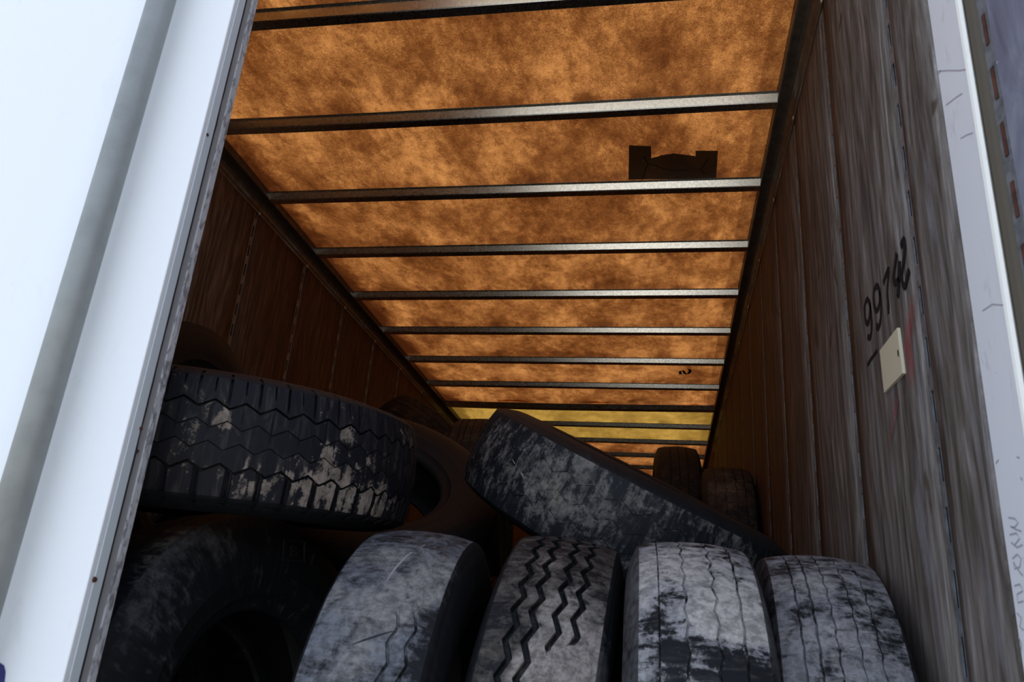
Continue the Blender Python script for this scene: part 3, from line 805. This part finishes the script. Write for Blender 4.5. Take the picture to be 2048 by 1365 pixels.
# second layer
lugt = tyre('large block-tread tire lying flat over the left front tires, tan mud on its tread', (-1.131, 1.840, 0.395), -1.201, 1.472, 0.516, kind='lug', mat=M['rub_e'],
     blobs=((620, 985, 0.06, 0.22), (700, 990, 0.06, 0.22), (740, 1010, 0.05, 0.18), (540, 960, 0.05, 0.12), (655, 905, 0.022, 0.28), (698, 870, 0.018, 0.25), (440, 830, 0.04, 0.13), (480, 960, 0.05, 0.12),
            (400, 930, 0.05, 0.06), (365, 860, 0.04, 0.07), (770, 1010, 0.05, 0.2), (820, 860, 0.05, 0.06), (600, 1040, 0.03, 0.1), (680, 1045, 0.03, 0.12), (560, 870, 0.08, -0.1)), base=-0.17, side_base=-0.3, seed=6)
scr = tyre('scraped smooth tire leaning down to the right across the middle of the pile', (-0.135, 2.60, 0.425), -0.424, 1.085, 0.518, kind='slick', mat=M['rub_f'],
     blobs=((1080, 970, 0.08, 0.14), (1000, 880, 0.07, 0.14), (1130, 1000, 0.07, 0.12), (1200, 1020, 0.04, 0.12), (1180, 940, 0.04, 0.10), (960, 920, 0.05, 0.06), (1020, 960, 0.06, 0.06), (1300, 990, 0.05, 0.05), (1480, 1075, 0.06, 0.14), (1060, 1050, 0.03, 0.08), (985, 1010, 0.06, -0.1), (1090, 885, 0.03, 0.12), (1180, 920, 0.03, 0.12), (1270, 965, 0.03, 0.12), (1350, 1003, 0.03, 0.12), (1430, 1045, 0.03, 0.1)), base=-0.12, side_base=-0.25, seed=7,  # the last blobs, along the upper shoulder ridge, paint its highlight
     marks=(([(1040, 868), (1036, 885), (1033, 903)], 0.006, M['gouge']), ([(1022, 880), (1018, 900)], 0.006, M['gouge']), ([(1012, 885), (1006, 905)], 0.005, M['gouge']), ([(938, 915), (934, 935), (936, 955)], 0.007, M['gouge']), ([(1025, 920), (1045, 950), (1065, 985)], 0.004, M['scuff'])))
tyre('dark tire behind the block-tread tire, tipped so its round hole shows', (-1.10, 2.803, 0.457), -1.111, 0.845, 0.515, kind='plain', mat=M['rub_f'], base=-0.3, side_base=-0.30, seed=8)
# deeper in the pile
tyre('brown-tinged tire top peeking out left of the leaning smooth tire', (-0.93, 4.05, 0.595), 0.10, 0.05, 0.515, kind='rib2', mat=M['rub_g'], base=0.0, seed=9)
tyre('dark grooved tire standing deep inside beside the right wall under the roof rail', (0.07, 5.30, 0.79), 0.04, 0.0, 0.515, kind='plain', mat=M['rub_g'], base=-0.05, seed=10)
tyre('brown muddy tire standing deep inside against the right wall', (0.333, 4.62, 0.512), 0.0, 0.0, 0.515, wd=0.28, kind='rib', mat=M['rub_g'], base=-0.02, seed=11,
     blobs=((1445, 985, 0.10, 0.15), (1440, 960, 0.1, 0.05)))
tyre('black tire standing against the left wall, seen beside the door edge', (-1.897, 2.74, 0.595), 0.0, 0.0, 0.515, wd=0.28, kind='plain', mat=M['rub'], base=-0.35, side_base=-0.35, seed=12)
tyre('dark tire lying slanted just behind the leaning smooth tire', (-0.06, 3.64, 0.52), -0.70, 0.98, 0.515, kind='plain', mat=M['rub'], base=-0.18, side_base=-0.15, seed=13)
tyre('dim brown tire lying far back by the left wall under the rail', (-1.50, 5.02, 1.07), 0.5, 0.85, 0.515, wd=0.28, kind='rib2', mat=M['rub_g'], base=0.0, side_base=-0.02, seed=14)
tyre('dusty brown tire standing low in the gap behind the bald second front tire', (-0.575, 3.14, -0.265), 0.05, 0.0, 0.515, wd=0.28, kind='rib2', mat=M['rub_g'], base=-0.04, seed=15)
# tires buried inside the pile, which carry the ones above
BUR = [(-1.255, 3.12, -0.635, 0, PI/2, .28), (-1.26, 3.14, -0.35, 0, PI/2, .28), (-1.255, 3.12, -0.065, 0, PI/2, .28), (-1.893, 3.26, -0.265, 0, 0, .28), (-1.893, 2.21, -0.265, 0, 0, .28),
       (-0.315, 3.06, -0.265, 0, 0, .26), (-0.01, 3.08, -0.265, 0, 0, .28), (0.29, 3.10, -0.265, 0, 0, .28), (-1.56, 2.2, -0.265, 0.0, 0, .28),
       (-0.90, 4.17, -0.635, 0, PI/2, .28), (-0.90, 4.16, -0.35, 0, PI/2, .28), (-0.91, 4.17, -0.065, 0, PI/2, .28), (0.05, 5.24, -0.265, 0, 0, .28), (0.335, 5.24, -0.265, 0, 0, .28),
       (0.33, 4.14, -0.265, 0, 0, .28), (0.04, 4.14, -0.265, 0, 0, .28), (-0.25, 4.14, -0.265, 0, 0, .28), (-1.5, 5.06, -0.635, 0, PI/2, .28), (-1.5, 5.04, -0.35, 0, PI/2, .28), (-1.5, 5.06, -0.065, 0, PI/2, .28), (-1.49, 5.06, 0.22, 0, PI/2, .28), (-0.24, 5.24, -0.265, 0, 0, .28)]
p0 = None
for (x, y, z, yw, tl, wdd) in BUR:
    if p0 is None:
        p0 = tyre('dark plain tire buried inside the pile behind the front row', (x, y, z), yw, tl, 0.515, wd=0.28, kind='plain', mat=M['rub'], base=-0.12, seed=30, hidden=True, group='buried tires inside the pile')
        continue
    r_ = p0.copy(); COL.objects.link(r_)
    r_.matrix_world = tyre_frame((x, y, z), yw, tl)
    for ch_ in p0.children:
        c_ = ch_.copy(); COL.objects.link(c_); c_.parent = r_
